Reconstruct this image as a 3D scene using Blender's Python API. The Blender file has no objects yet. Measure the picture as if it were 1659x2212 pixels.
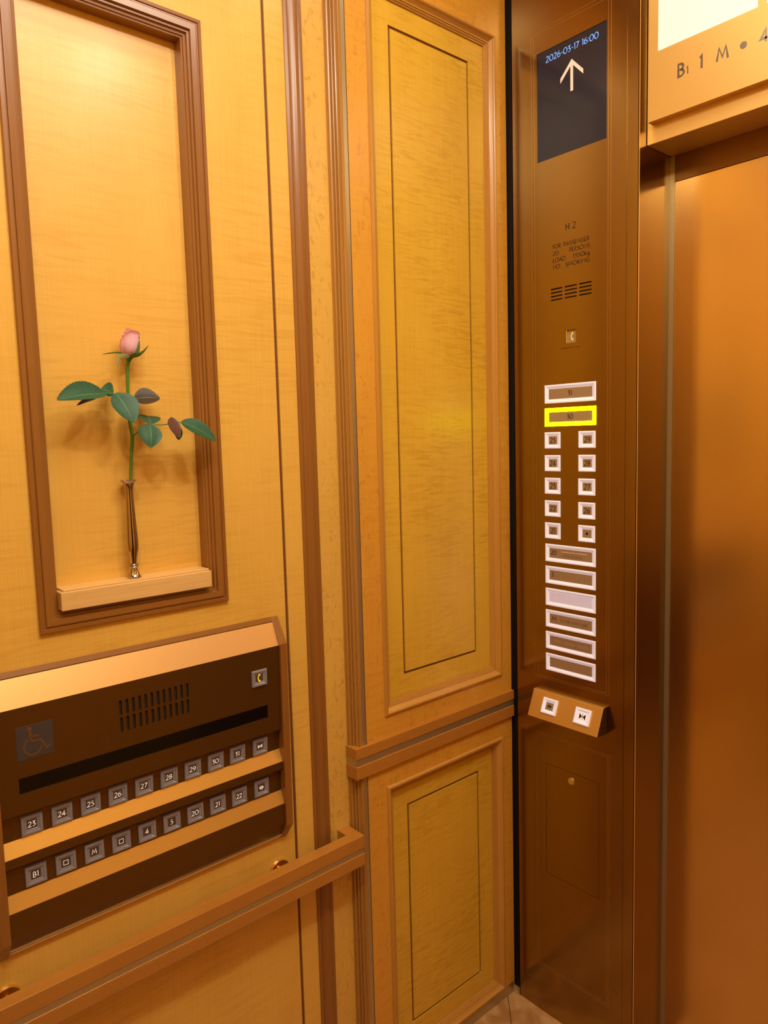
import bpy, bmesh, math
from mathutils import Vector, Matrix

# ---------------------------------------------------------------- basics
V = Vector
PI = math.pi
scene = bpy.context.scene
COL = scene.collection
WORLD = {}                      # object name -> world position of its origin


def lin(r, g, b):
    f = lambda c: (c / 255) / 12.92 if c / 255 <= .04045 else ((c / 255 + .055) / 1.055) ** 2.4
    return (f(r), f(g), f(b), 1)


# ---------------------------------------------------------------- materials
def new_mat(name):
    m = bpy.data.materials.new(name)
    m.use_nodes = True
    return m, m.node_tree.nodes, m.node_tree.links, m.node_tree.nodes['Principled BSDF']


def plain(name, col, rough=.5, metal=0, spec=.5, trans=0, emit=None, estr=0, coat=0, ior=1.45, bump=0, bscale=30):
    m, N, L, b = new_mat(name)
    b.inputs['Base Color'].default_value = col
    b.inputs['Roughness'].default_value = rough
    b.inputs['Metallic'].default_value = metal
    b.inputs['Specular IOR Level'].default_value = spec
    b.inputs['Transmission Weight'].default_value = trans
    b.inputs['Coat Weight'].default_value = coat
    b.inputs['Coat Roughness'].default_value = .12
    b.inputs['IOR'].default_value = ior
    if emit:
        b.inputs['Emission Color'].default_value = emit
        b.inputs['Emission Strength'].default_value = estr
    g = N.new('ShaderNodeNewGeometry')
    n = N.new('ShaderNodeTexNoise'); n.inputs['Scale'].default_value = bscale
    L.new(g.outputs['Position'], n.inputs['Vector'])
    mr = N.new('ShaderNodeMapRange')
    mr.inputs['To Min'].default_value = max(rough - (.001 if metal else .015), .02); mr.inputs['To Max'].default_value = rough + (.001 if metal else .015)
    L.new(n.outputs['Fac'], mr.inputs['Value']); L.new(mr.outputs['Result'], b.inputs['Roughness'])
    if bump:
        bp = N.new('ShaderNodeBump'); bp.inputs['Strength'].default_value = bump; bp.inputs['Distance'].default_value = .0005
        L.new(n.outputs['Fac'], bp.inputs['Height']); L.new(bp.outputs['Normal'], b.inputs['Normal'])
    return m


def wood(name, light, dark, ripple=.5, grain=.35, rough=.36, rip_scale=(9, 9, 115), grain_scale=(420, 420, 9), burl=0, coat=.25, bump=.06):
    """Varnished veneer: fine vertical fibres plus curly cross figure."""
    m, N, L, b = new_mat(name)
    g = N.new('ShaderNodeNewGeometry')

    def noise(scale, detail, dist=0, rot=None):
        mp = N.new('ShaderNodeMapping'); mp.inputs['Scale'].default_value = scale
        if rot: mp.inputs['Rotation'].default_value = rot
        L.new(g.outputs['Position'], mp.inputs['Vector'])
        n = N.new('ShaderNodeTexNoise'); n.inputs['Scale'].default_value = 1
        n.inputs['Detail'].default_value = detail; n.inputs['Distortion'].default_value = dist
        L.new(mp.outputs['Vector'], n.inputs['Vector'])
        return n.outputs['Fac']

    def rng(src, a, c, lo, hi):
        r = N.new('ShaderNodeMapRange'); r.inputs['From Min'].default_value = a; r.inputs['From Max'].default_value = c
        r.inputs['To Min'].default_value = lo; r.inputs['To Max'].default_value = hi
        L.new(src, r.inputs['Value']); return r.outputs['Result']

    def math_(op, a, c):
        n = N.new('ShaderNodeMath'); n.operation = op
        for i, s in enumerate((a, c)):
            if isinstance(s, (int, float)): n.inputs[i].default_value = s
            else: L.new(s, n.inputs[i])
        return n.outputs[0]
    rip = rng(noise(rip_scale, 2, .9, (0, .07, 0)), .44, .66, 0, 1)
    patch = rng(noise((5, 5, 3.5), 2), .34, .58, .12, 1)
    rip = math_('MULTIPLY', rip, patch)
    gr = rng(noise(grain_scale, 4), .35, .75, 0, 1)
    big = rng(noise((7, 7, 1.6), 3), .3, .7, 0, 1)
    f = math_('ADD', math_('MULTIPLY', rip, ripple), math_('MULTIPLY', gr, grain))
    f = math_('ADD', f, math_('MULTIPLY', big, .22))
    if burl:
        vo = N.new('ShaderNodeTexNoise'); vo.inputs['Scale'].default_value = 46; vo.inputs['Detail'].default_value = 6
        vo.inputs['Distortion'].default_value = 2.2
        mp = N.new('ShaderNodeMapping'); mp.inputs['Scale'].default_value = (1, 1, .55)
        L.new(g.outputs['Position'], mp.inputs['Vector']); L.new(mp.outputs['Vector'], vo.inputs['Vector'])
        f = math_('ADD', f, math_('MULTIPLY', rng(vo.outputs['Fac'], .55, .72, 0, 1), burl))
    mx = N.new('ShaderNodeMix'); mx.data_type = 'RGBA'
    mx.inputs['A'].default_value = light; mx.inputs['B'].default_value = dark
    L.new(f, mx.inputs['Factor']); L.new(mx.outputs['Result'], b.inputs['Base Color'])
    b.inputs['Roughness'].default_value = rough
    b.inputs['Coat Weight'].default_value = coat; b.inputs['Coat Roughness'].default_value = .22
    bp = N.new('ShaderNodeBump'); bp.inputs['Strength'].default_value = bump; bp.inputs['Distance'].default_value = .0006
    L.new(f, bp.inputs['Height']); L.new(bp.outputs['Normal'], b.inputs['Normal'])
    return m


M = {}
M['maple'] = wood('maple_veneer', (.76, .460, .086, 1), (.55, .280, .032, 1), ripple=.30, grain=.26)
M['maple_inner'] = wood('niche_back_veneer', (.78, .470, .098, 1), (.56, .285, .036, 1), ripple=.32, grain=.24)
M['olive'] = wood('golden_olive_veneer', (.72, .430, .040, 1), (.48, .250, .012, 1), ripple=.42, grain=.2, rip_scale=(17, 17, 135))
M['orange'] = wood('orange_birch', (.68, .335, .040, 1), (.46, .18, .014, 1), ripple=.2, grain=.14, burl=.45, rough=.33)
M['figured'] = wood('figured_strip', (.72, .440, .085, 1), (.50, .265, .040, 1), ripple=.15, grain=.22, burl=.65)
M['trim'] = wood('red_brown_moulding', (.275, .108, .019, 1), (.18, .062, .009, 1), ripple=.0, grain=.32, grain_scale=(500, 500, 12), rough=.30, coat=.4)
M['flute'] = wood('fluted_moulding', (.42, .205, .040, 1), (.30, .125, .020, 1), ripple=0, grain=.25, grain_scale=(500, 500, 12), rough=.30, coat=.4)
M['rail'] = wood('rail_wood', (.45, .188, .028, 1), (.33, .118, .015, 1), ripple=.0, grain=.4, grain_scale=(12, 400, 400), rough=.30, coat=.4)
M['mould_b'] = wood('panel_moulding_wood', (.52, .255, .044, 1), (.36, .150, .020, 1), ripple=0, grain=.25, rough=.30, coat=.4)
M['shelf'] = wood('pale_shelf_wood', (.78, .50, .19, 1), (.52, .29, .08, 1), ripple=.1, grain=.45, grain_scale=(9, 420, 420), rough=.34)
M['groove'] = plain('groove_dark_brown', (.16, .055, .012, 1), .6)  # dark brown lining for the bottoms of the grooves
M['inlay'] = plain('olive_metal_inlay', (.52, .45, .28, 1), .36, metal=.85)
M['bronze'] = plain('polished_bronze', (.345, .228, .085, 1), .20, metal=1)
M['bronze_door'] = plain('brushed_bronze_door', (.80, .575, .265, 1), .23, metal=1)
M['bronze_lit'] = plain('lit_bronze', (.86, .57, .24, 1), .33, metal=.75)  # hood, lip and corner highlight: the light they catch is in the colour
M['bronze_lit_gold'] = plain('lit_gold_bronze', (.80, .49, .12, 1), .33, metal=.7)  # upward ledges: lit copy of the panel bronze; also the gold console
M['bronze_shade'] = plain('shaded_bronze', (.160, .082, .015, 1), .32, metal=.8)  # shaded copy of the panel bronze, for faces that reflect the floor
M['fascia'] = plain('satin_gold_fascia', (.70, .45, .135, 1), .38, metal=.55)
M['hairline'] = plain('hairline_lit_bronze', (.50, .31, .11, 1), .35, metal=.8)  # engraved lines; the light they catch is put into the paler colour
M['smoked'] = plain('dark_reflection_panel', (.030, .028, .028, 1), .12, metal=.6)  # for the unseen panel added to darken the vase's reflection
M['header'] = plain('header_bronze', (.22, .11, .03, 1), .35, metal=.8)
M['gap'] = plain('gap_shade', (.022, .013, .008, 1), .6)  # near-black colour stands in for the shade inside gaps and slots
M['key_frame'] = plain('white_acrylic', (.80, .77, .80, 1), .22, emit=(.70, .76, 1, 1), estr=.28, coat=.3)
M['key_lit'] = plain('lit_yellow_acrylic', (.8, .85, .02, 1), .3, emit=(.86, 1, 0, 1), estr=6.5)
M['key_face'] = plain('beige_metal_face', (.37, .255, .150, 1), .34, metal=.2)
M['key_blank'] = plain('lavender_insert', (.62, .58, .74, 1), .35, emit=(.80, .76, 1, 1), estr=.18)
M['clear'] = plain('clear_acrylic', (.32, .30, .31, 1), .07, trans=.30, emit=(.7, .7, 1, 1), estr=.012, coat=.8)
M['key_dark'] = plain('dark_button_face', (.075, .048, .034, 1), .35)
M['clear_strip'] = plain('clear_tactile_strip', (.55, .38, .27, 1), .12, coat=.5)
M['ink'] = plain('black_ink', (.018, .008, .004, 1), .5)
M['ink_soft'] = plain('faded_ink', (.13, .075, .04, 1), .5)
M['glowing_white_ink'] = plain('glowing_white_ink', (.85, .80, .74, 1), .5, emit=(1, .93, .85, 1), estr=.25)  # print colour with a faint emission added
M['glowing_yellow_ink'] = plain('glowing_amber_ink', (.85, .50, .02, 1), .5, emit=(1, .6, .02, 1), estr=.45)  # amber print, also given some emission
M['screen'] = plain('display_glass', (.012, .012, .018, 1), .16, emit=(.20, .20, .30, 1), estr=.035)
M['screen_text'] = plain('display_blue_text', (.05, .1, .2, 1), .3, emit=(.19, .42, .95, 1), estr=1.0)
M['screen_arrow'] = plain('display_arrow', (.3, .2, .15, 1), .3, emit=(1, .62, .40, 1), estr=.85)
M['pane'] = plain('backlit_pane', (.82, .80, .76, 1), .3, emit=(1, .93, .84, 1), estr=.25)
M['engraved'] = plain('engraved_grey', (.22, .19, .16, 1), .28, metal=.8)
M['bar_glass'] = plain('black_glass', (.004, .003, .003, 1), .14, spec=.35)
M['mesh'] = plain('speaker_mesh', (.05, .04, .03, 1), .5, metal=.6, bump=.9, bscale=1500)
M['chrome'] = plain('chrome', (.82, .74, .66, 1), .07, metal=1)
M['silver'] = plain('darkened_silver', (.50, .43, .40, 1), .08, metal=1)  # base darkened to stand in for the dark things silver reflects
M['brass'] = plain('brass', (.90, .64, .20, 1), .12, metal=1)
M['icon'] = plain('slate_symbol_plate', (.055, .045, .045, 1), .35)
M['icon_line'] = plain('bronze_symbol', (.20, .10, .035, 1), .35, metal=.5)
M['ceiling'] = plain('cream_ceiling', (.75, .62, .42, 1), .6)
M['lamp'] = plain('lamp_diffuser', (.9, .85, .75, 1), .5, emit=(1, .90, .74, 1), estr=6)


def floor_mat():
    m, N, L, b = new_mat('marble_tiles')
    g = N.new('ShaderNodeNewGeometry')
    mp = N.new('ShaderNodeMapping'); mp.inputs['Rotation'].default_value = (0, 0, math.radians(45)); mp.inputs['Location'].default_value = (.1305, .1, 0)
    L.new(g.outputs['Position'], mp.inputs['Vector'])
    br = N.new('ShaderNodeTexBrick'); br.offset = 0; br.squash = 1
    br.inputs['Scale'].default_value = 1; br.inputs['Brick Width'].default_value = .3; br.inputs['Row Height'].default_value = .3
    br.inputs['Mortar Size'].default_value = .0012
    L.new(mp.outputs['Vector'], br.inputs['Vector'])
    n = N.new('ShaderNodeTexNoise'); n.inputs['Scale'].default_value = 14; n.inputs['Detail'].default_value = 7; n.inputs['Distortion'].default_value = 1.4
    L.new(g.outputs['Position'], n.inputs['Vector'])
    r = N.new('ShaderNodeValToRGB')
    r.color_ramp.elements[0].position = .38; r.color_ramp.elements[0].color = (.34, .165, .052, 1)
    r.color_ramp.elements[1].position = .66; r.color_ramp.elements[1].color = (.52, .30, .12, 1)
    L.new(n.outputs['Fac'], r.inputs['Fac'])
    L.new(r.outputs['Color'], br.inputs['Color1']); L.new(r.outputs['Color'], br.inputs['Color2'])
    br.inputs['Mortar'].default_value = (.10, .045, .014, 1)
    L.new(br.outputs['Color'], b.inputs['Base Color'])
    b.inputs['Roughness'].default_value = .25
    return m


M['marble'] = floor_mat()


def leaf_mat(name, top, under, vein):
    m, N, L, b = new_mat(name)
    uv = N.new('ShaderNodeUVMap'); uv.uv_map = 'leaf'
    sp = N.new('ShaderNodeSeparateXYZ'); L.new(uv.outputs['UV'], sp.inputs[0])

    def mt(op, a, c=0):
        n = N.new('ShaderNodeMath'); n.operation = op
        for i, s in enumerate((a, c)):
            if isinstance(s, (int, float)): n.inputs[i].default_value = s
            else: L.new(s, n.inputs[i])
        return n.outputs[0]
    s_abs = mt('ABSOLUTE', mt('SUBTRACT', sp.outputs['Y'], .5))
    rib = mt('LESS_THAN', s_abs, .022)
    w = mt('FRACT', mt('SUBTRACT', mt('MULTIPLY', sp.outputs['X'], 7), mt('MULTIPLY', s_abs, 4)))
    side = mt('MULTIPLY', mt('LESS_THAN', w, .09), .16)
    fac = mt('MAXIMUM', mt('MULTIPLY', rib, .8), side)
    gm = N.new('ShaderNodeNewGeometry')
    n = N.new('ShaderNodeTexNoise'); n.inputs['Scale'].default_value = 120; n.inputs['Detail'].default_value = 3
    L.new(gm.outputs['Position'], n.inputs['Vector'])
    c0 = N.new('ShaderNodeMix'); c0.data_type = 'RGBA'; c0.inputs['A'].default_value = top; c0.inputs['B'].default_value = under
    L.new(n.outputs['Fac'], c0.inputs['Factor'])
    c1 = N.new('ShaderNodeMix'); c1.data_type = 'RGBA'; c1.inputs['B'].default_value = vein
    L.new(c0.outputs['Result'], c1.inputs['A']); L.new(fac, c1.inputs['Factor'])
    L.new(c1.outputs['Result'], b.inputs['Base Color'])
    b.inputs['Roughness'].default_value = .42; b.inputs['Specular IOR Level'].default_value = .28
    bp = N.new('ShaderNodeBump'); bp.inputs['Strength'].default_value = .22; bp.inputs['Distance'].default_value = .0006
    L.new(w, bp.inputs['Height']); L.new(bp.outputs['Normal'], b.inputs['Normal'])
    return m


M['leaf'] = leaf_mat('rose_leaf', (.012, .062, .026, 1), (.030, .100, .045, 1), (.085, .19, .085, 1))
M['leaf_red'] = leaf_mat('young_red_leaf', (.085, .032, .024, 1), (.13, .055, .04, 1), (.19, .11, .07, 1))
M['leaf_brown'] = leaf_mat('olive_brown_leaf', (.030, .022, .010, 1), (.055, .032, .016, 1), (.16, .17, .06, 1))
M['stem'] = plain('rose_stem', (.085, .20, .022, 1), .42)
M['sepal'] = plain('sepal', (.16, .26, .05, 1), .45)
M['sepal_pale'] = plain('pale_sepal', (.42, .50, .22, 1), .45)


def petal_mat():
    m, N, L, b = new_mat('pink_petal')
    gm = N.new('ShaderNodeNewGeometry')
    sp = N.new('ShaderNodeSeparateXYZ'); L.new(gm.outputs['Position'], sp.inputs[0])
    n = N.new('ShaderNodeTexNoise'); n.inputs['Scale'].default_value = 90
    L.new(gm.outputs['Position'], n.inputs['Vector'])
    r = N.new('ShaderNodeValToRGB')
    r.color_ramp.elements[0].color = (1, .60, .67, 1); r.color_ramp.elements[1].color = (1, .75, .82, 1)
    L.new(n.outputs['Fac'], r.inputs['Fac']); L.new(r.outputs['Color'], b.inputs['Base Color'])
    b.inputs['Roughness'].default_value = .55
    b.inputs['Subsurface Weight'].default_value = .25; b.inputs['Subsurface Radius'].default_value = (.006, .003, .002)
    return m


M['petal'] = petal_mat()


# ---------------------------------------------------------------- object helpers
def props(o, label=None, cat=None, group=None, kind=None):
    if label: o['label'] = label
    if cat: o['category'] = cat
    if group: o['group'] = group
    if kind: o['kind'] = kind
    return o


def empty(name, loc, label, cat, group=None):
    o = bpy.data.objects.new(name, None); COL.objects.link(o)
    o.empty_display_size = .05
    o.location = loc; WORLD[o.name] = V(loc)
    return props(o, label, cat, group)


def link(name, bm, mat, parent=None, smooth=False, bevel=0, label=None, kind=None, sharp=40):
    """Turn a bmesh in world coordinates into one mesh object whose origin sits at its own middle."""
    bmesh.ops.recalc_face_normals(bm, faces=bm.faces[:])
    me = bpy.data.meshes.new(name)
    lo = V((min(v.co.x for v in bm.verts), min(v.co.y for v in bm.verts), min(v.co.z for v in bm.verts)))
    hi = V((max(v.co.x for v in bm.verts), max(v.co.y for v in bm.verts), max(v.co.z for v in bm.verts)))
    c = (lo + hi) / 2; c.z = lo.z
    for v in bm.verts: v.co -= c
    bm.to_mesh(me); bm.free()
    me.materials.append(mat)
    if smooth:
        me.polygons.foreach_set('use_smooth', [True] * len(me.polygons))
        me.set_sharp_from_angle(angle=math.radians(sharp))
    o = bpy.data.objects.new(name, me); COL.objects.link(o)
    WORLD[o.name] = c
    if parent:
        o.parent = parent; o.location = c - WORLD[parent.name]
    else:
        o.location = c
    if bevel:
        b = o.modifiers.new('Bevel', 'BEVEL'); b.width = bevel; b.segments = 2; b.limit_method = 'ANGLE'; b.angle_limit = math.radians(50)
    if label: o['label'] = label
    if kind: o['kind'] = kind
    return o


def BM(): return bmesh.new()


def box(bm, x0, x1, y0, y1, z0, z1):
    vs = [bm.verts.new((x, y, z)) for z in (z0, z1) for x, y in ((x0, y0), (x1, y0), (x1, y1), (x0, y1))]
    for f in ((0, 3, 2, 1), (4, 5, 6, 7), (0, 1, 5, 4), (1, 2, 6, 5), (2, 3, 7, 6), (3, 0, 4, 7)):
        bm.faces.new([vs[i] for i in f])
    return bm


def prism(bm, pts, a, b, axis):
    """Extrude a closed polygon (2D) along an axis from a to b."""
    def P(p, t):
        return {'x': (t, p[0], p[1]), 'y': (p[0], t, p[1]), 'z': (p[0], p[1], t)}[axis]
    A = [bm.verts.new(P(p, a)) for p in pts]; B = [bm.verts.new(P(p, b)) for p in pts]
    n = len(pts)
    for i in range(n): bm.faces.new((A[i], A[(i + 1) % n], B[(i + 1) % n], B[i]))
    bm.faces.new(A[::-1]); bm.faces.new(B)
    return bm


def cyl(bm, c, axis, r, h, n=32, r2=None):
    axis = V(axis).normalized(); c = V(c)
    t = V((0, 0, 1)) if abs(axis.z) < .9 else V((1, 0, 0))
    u = axis.cross(t).normalized(); w = axis.cross(u)
    r2 = r if r2 is None else r2
    A = [bm.verts.new(c + (u * math.cos(2 * PI * i / n) + w * math.sin(2 * PI * i / n)) * r) for i in range(n)]
    B = [bm.verts.new(c + axis * h + (u * math.cos(2 * PI * i / n) + w * math.sin(2 * PI * i / n)) * r2) for i in range(n)]
    for i in range(n): bm.faces.new((A[i], A[(i + 1) % n], B[(i + 1) % n], B[i]))
    bm.faces.new(A[::-1]); bm.faces.new(B)
    return bm


def lathe(bm, cx, cy, z0, prof, n=48):
    rings = []
    for r, z in prof:
        rings.append([bm.verts.new((cx + r * math.cos(2 * PI * i / n), cy + r * math.sin(2 * PI * i / n), z0 + z)) for i in range(n)])
    for a, b in zip(rings, rings[1:]):
        for i in range(n): bm.faces.new((a[i], a[(i + 1) % n], b[(i + 1) % n], b[i]))
    bm.faces.new(rings[0][::-1]); bm.faces.new(rings[-1])
    return bm


def tube(bm, pts, radii, n=10):
    # Catmull-Rom smoothed tube through 3D points
    P = [V(p) for p in pts]
    if isinstance(radii, (int, float)): radii = [radii] * len(P)
    out, rr = [], []
    for i in range(len(P) - 1):
        a = P[max(i - 1, 0)]; b = P[i]; c = P[i + 1]; d = P[min(i + 2, len(P) - 1)]
        for k in range(6):
            t = k / 6
            out.append(.5 * ((2 * b) + (c - a) * t + (2 * a - 5 * b + 4 * c - d) * t * t + (3 * b - a - 3 * c + d) * t ** 3))
            rr.append(radii[i] * (1 - t) + radii[i + 1] * t)
    out.append(P[-1]); rr.append(radii[-1])
    rings = []
    ref = V((0, 1, 0))
    for i, p in enumerate(out):
        t = (out[min(i + 1, len(out) - 1)] - out[max(i - 1, 0)]).normalized()
        u = t.cross(ref)
        if u.length < .1: u = t.cross(V((1, 0, 0)))
        u.normalize(); w = t.cross(u)
        rings.append([bm.verts.new(p + (u * math.cos(2 * PI * k / n) + w * math.sin(2 * PI * k / n)) * rr[i]) for k in range(n)])
    for a, b in zip(rings, rings[1:]):
        for i in range(n): bm.faces.new((a[i], a[(i + 1) % n], b[(i + 1) % n], b[i]))
    bm.faces.new(rings[0][::-1]); bm.faces.new(rings[-1])
    return bm


class Frame:
    """A flat working face: origin o, u to the right, v up, n out of the face."""
    def __init__(s, o, u, v):
        s.o = V(o); s.u = V(u).normalized(); s.v = V(v).normalized(); s.n = s.u.cross(s.v)

    def __call__(s, u, v, h=0): return s.o + s.u * u + s.v * v + s.n * h


def heightfield(bm, F, u0, u1, v0, v1, feats, back=None):
    """Face with rectangular recesses (depth>0), raised strips (depth<0) or openings (None)."""
    us = sorted({round(x, 6) for x in [u0, u1] + [f[0] for f in feats] + [f[1] for f in feats] if u0 - 1e-9 <= x <= u1 + 1e-9})
    vs = sorted({round(x, 6) for x in [v0, v1] + [f[2] for f in feats] + [f[3] for f in feats] if v0 - 1e-9 <= x <= v1 + 1e-9})

    def dep(i, j):
        if i < 0 or j < 0 or i >= len(us) - 1 or j >= len(vs) - 1: return 'out'
        uc = (us[i] + us[i + 1]) / 2; vc = (vs[j] + vs[j + 1]) / 2; d = 0
        for a, b, c, e, k in feats:
            if a < uc < b and c < vc < e: d = k
        return d
    D = {(i, j): dep(i, j) for i in range(-1, len(us)) for j in range(-1, len(vs))}
    cache = {}

    def vert(i, j, d):
        k = (i, j, round(d, 6))
        if k not in cache: cache[k] = bm.verts.new(F(us[i], vs[j], -d))
        return cache[k]
    for i in range(len(us) - 1):
        for j in range(len(vs) - 1):
            d = D[i, j]
            if d is not None:
                bm.faces.new((vert(i, j, d), vert(i + 1, j, d), vert(i + 1, j + 1, d), vert(i, j + 1, d)))
            for di, dj, a, b in ((1, 0, (i + 1, j), (i + 1, j + 1)), (0, 1, (i, j + 1), (i + 1, j + 1))):
                e = D[i + di, j + dj]
                if e == 'out': continue
                if d is None or e is None or abs(d - e) < 1e-9: continue
                bm.faces.new((vert(*a, d), vert(*b, d), vert(*b, e), vert(*a, e)))
    return bm


def mitred(bm, F, u0, u1, v0, v1, prof, close=True):
    """Picture-frame moulding: prof = (inset from the outer edge, height above the face)."""
    rings = []
    for i, h in prof:
        rings.append([bm.verts.new(F(a, b, h)) for a, b in ((u0 + i, v0 + i), (u1 - i, v0 + i), (u1 - i, v1 - i), (u0 + i, v1 - i))])
    for a, b in zip(rings, rings[1:]):
        for k in range(4): bm.faces.new((a[k], a[(k + 1) % 4], b[(k + 1) % 4], b[k]))
    if close: bm.faces.new(rings[-1])
    return bm


def slab(bm, F, u0, u1, v0, v1, h0, h1):
    P = [bm.verts.new(F(a, b, h)) for h in (h0, h1) for a, b in ((u0, v0), (u1, v0), (u1, v1), (u0, v1))]
    for f in ((0, 3, 2, 1), (4, 5, 6, 7), (0, 1, 5, 4), (1, 2, 6, 5), (2, 3, 7, 6), (3, 0, 4, 7)):
        bm.faces.new([P[i] for i in f])
    return bm


def poly(bm, F, pts, h0, h1):
    A = [bm.verts.new(F(u, v, h0)) for u, v in pts]; B = [bm.verts.new(F(u, v, h1)) for u, v in pts]
    n = len(pts)
    for i in range(n): bm.faces.new((A[i], A[(i + 1) % n], B[(i + 1) % n], B[i]))
    bm.faces.new(A[::-1]); bm.faces.new(B)
    return bm


# ---------------------------------------------------------------- pen lettering
def arc(cx, cy, rx, ry, a0, a1, n=12):
    return [(cx + rx * math.cos(math.radians(a0 + (a1 - a0) * i / n)), cy + ry * math.sin(math.radians(a0 + (a1 - a0) * i / n))) for i in range(n + 1)]


G = {   # glyph -> (advance width, strokes), cap height 1
    '0': (.86, [arc(.40, .5, .38, .5, 90, 450, 22)]),
    '1': (.34, [[(.02, .86), (.20, 1), (.20, 0)]]),
    '2': (.66, [arc(.28, .74, .25, .26, 160, -35, 10) + [(.02, 0), (.60, .0)]]),
    '3': (.60, [[(.04, .96), (.46, .96), (.20, .58)] + arc(.20, .29, .30, .29, 90, -110, 11)]),
    '4': (.70, [[(.44, 0), (.44, 1), (.02, .28), (.66, .28)]]),
    '5': (.58, [[(.48, .97), (.14, .97), (.11, .58)] + arc(.16, .31, .34, .30, 95, -115, 11)]),
    '6': (.66, [[(.50, .99)] + arc(.42, .34, .38, .60, 125, 180, 6) + arc(.32, .29, .28, .29, 180, 540, 18)]),
    '7': (.60, [[(.03, .97), (.55, .97), (.16, 0)]]),
    '8': (.62, [arc(.29, .75, .22, .24, 270, 630, 16), arc(.29, .27, .27, .27, 90, 450, 16)]),
    '9': (.66, [[(.14, .01)] + arc(.22, .66, .38, .60, -55, 0, 6) + arc(.31, .70, .28, .29, 0, 360, 18)]),
    'A': (.84, [[(.02, 0), (.42, 1), (.80, 0)], [(.17, .34), (.67, .34)]]),
    'B': (.60, [[(.06, 0), (.06, 1)] + arc(.22, .765, .26, .235, 90, -90, 8) + arc(.22, .265, .32, .265, 90, -90, 8) + [(.06, 0)]]),
    'C': (.80, [arc(.46, .5, .42, .5, 50, 310, 16)]),
    'D': (.84, [[(.06, 0), (.06, 1)] + arc(.26, .5, .52, .5, 90, -90, 14) + [(.06, 0)]]),
    'E': (.50, [[(.44, 1), (.06, 1), (.06, 0), (.46, 0)], [(.06, .53), (.38, .53)]]),
    'F': (.48, [[(.44, 1), (.06, 1), (.06, 0)], [(.06, .52), (.36, .52)]]),
    'G': (.86, [arc(.46, .5, .42, .5, 52, 320, 16) + [(.78, .42), (.52, .42)]]),
    'H': (.74, [[(.06, 0), (.06, 1)], [(.64, 0), (.64, 1)], [(.06, .52), (.64, .52)]]),
    'I': (.20, [[(.08, 0), (.08, 1)]]),
    'K': (.64, [[(.06, 0), (.06, 1)], [(.54, 1), (.08, .48), (.60, 0)]]),
    'L': (.48, [[(.06, 1), (.06, 0), (.44, 0)]]),
    'M': (.98, [[(.02, 0), (.20, 1), (.48, .22), (.76, 1), (.94, 0)]]),
    'N': (.80, [[(.06, 0), (.06, 1), (.70, 0), (.70, 1)]]),
    'O': (.98, [arc(.46, .5, .44, .5, 90, 450, 22)]),
    'P': (.54, [[(.06, 0), (.06, 1)] + arc(.22, .74, .26, .26, 90, -90, 8) + [(.06, .48)]]),
    'R': (.62, [[(.06, 0), (.06, 1)] + arc(.22, .75, .25, .25, 90, -90, 8) + [(.10, .50), (.58, 0)]]),
    'S': (.54, [arc(.27, .76, .20, .23, 40, 250, 9) + arc(.25, .26, .24, .26, 75, -140, 10)]),
    'T': (.62, [[(.02, 1), (.58, 1)], [(.30, 1), (.30, 0)]]),
    'U': (.74, [[(.06, 1)] + arc(.35, .30, .29, .30, 180, 360, 10) + [(.64, 1)]]),
    'Y': (.66, [[(.02, 1), (.32, .50), (.62, 1)], [(.32, .5), (.32, 0)]]),
    'k': (.52, [[(.06, 0), (.06, 1)], [(.42, .62), (.08, .28), (.46, 0)]]),
    'g': (.56, [arc(.25, .34, .22, .30, 90, 450, 14), [(.47, .62), (.47, -.12)] + arc(.25, -.12, .22, .20, 0, -150, 8)]),
    '&': (.80, [[(.74, 0), (.22, .72)] + arc(.33, .80, .15, .20, 200, -40, 8) + [(.14, .40)] + arc(.28, .22, .22, .22, 150, 330, 8) + [(.70, .5)]]),
    '-': (.46, [[(.06, .44), (.38, .44)]]),
    ':': (.24, [[(.10, .12), (.10, .22)], [(.10, .62), (.10, .72)]]),
    ' ': (.42, []),
}


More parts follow.
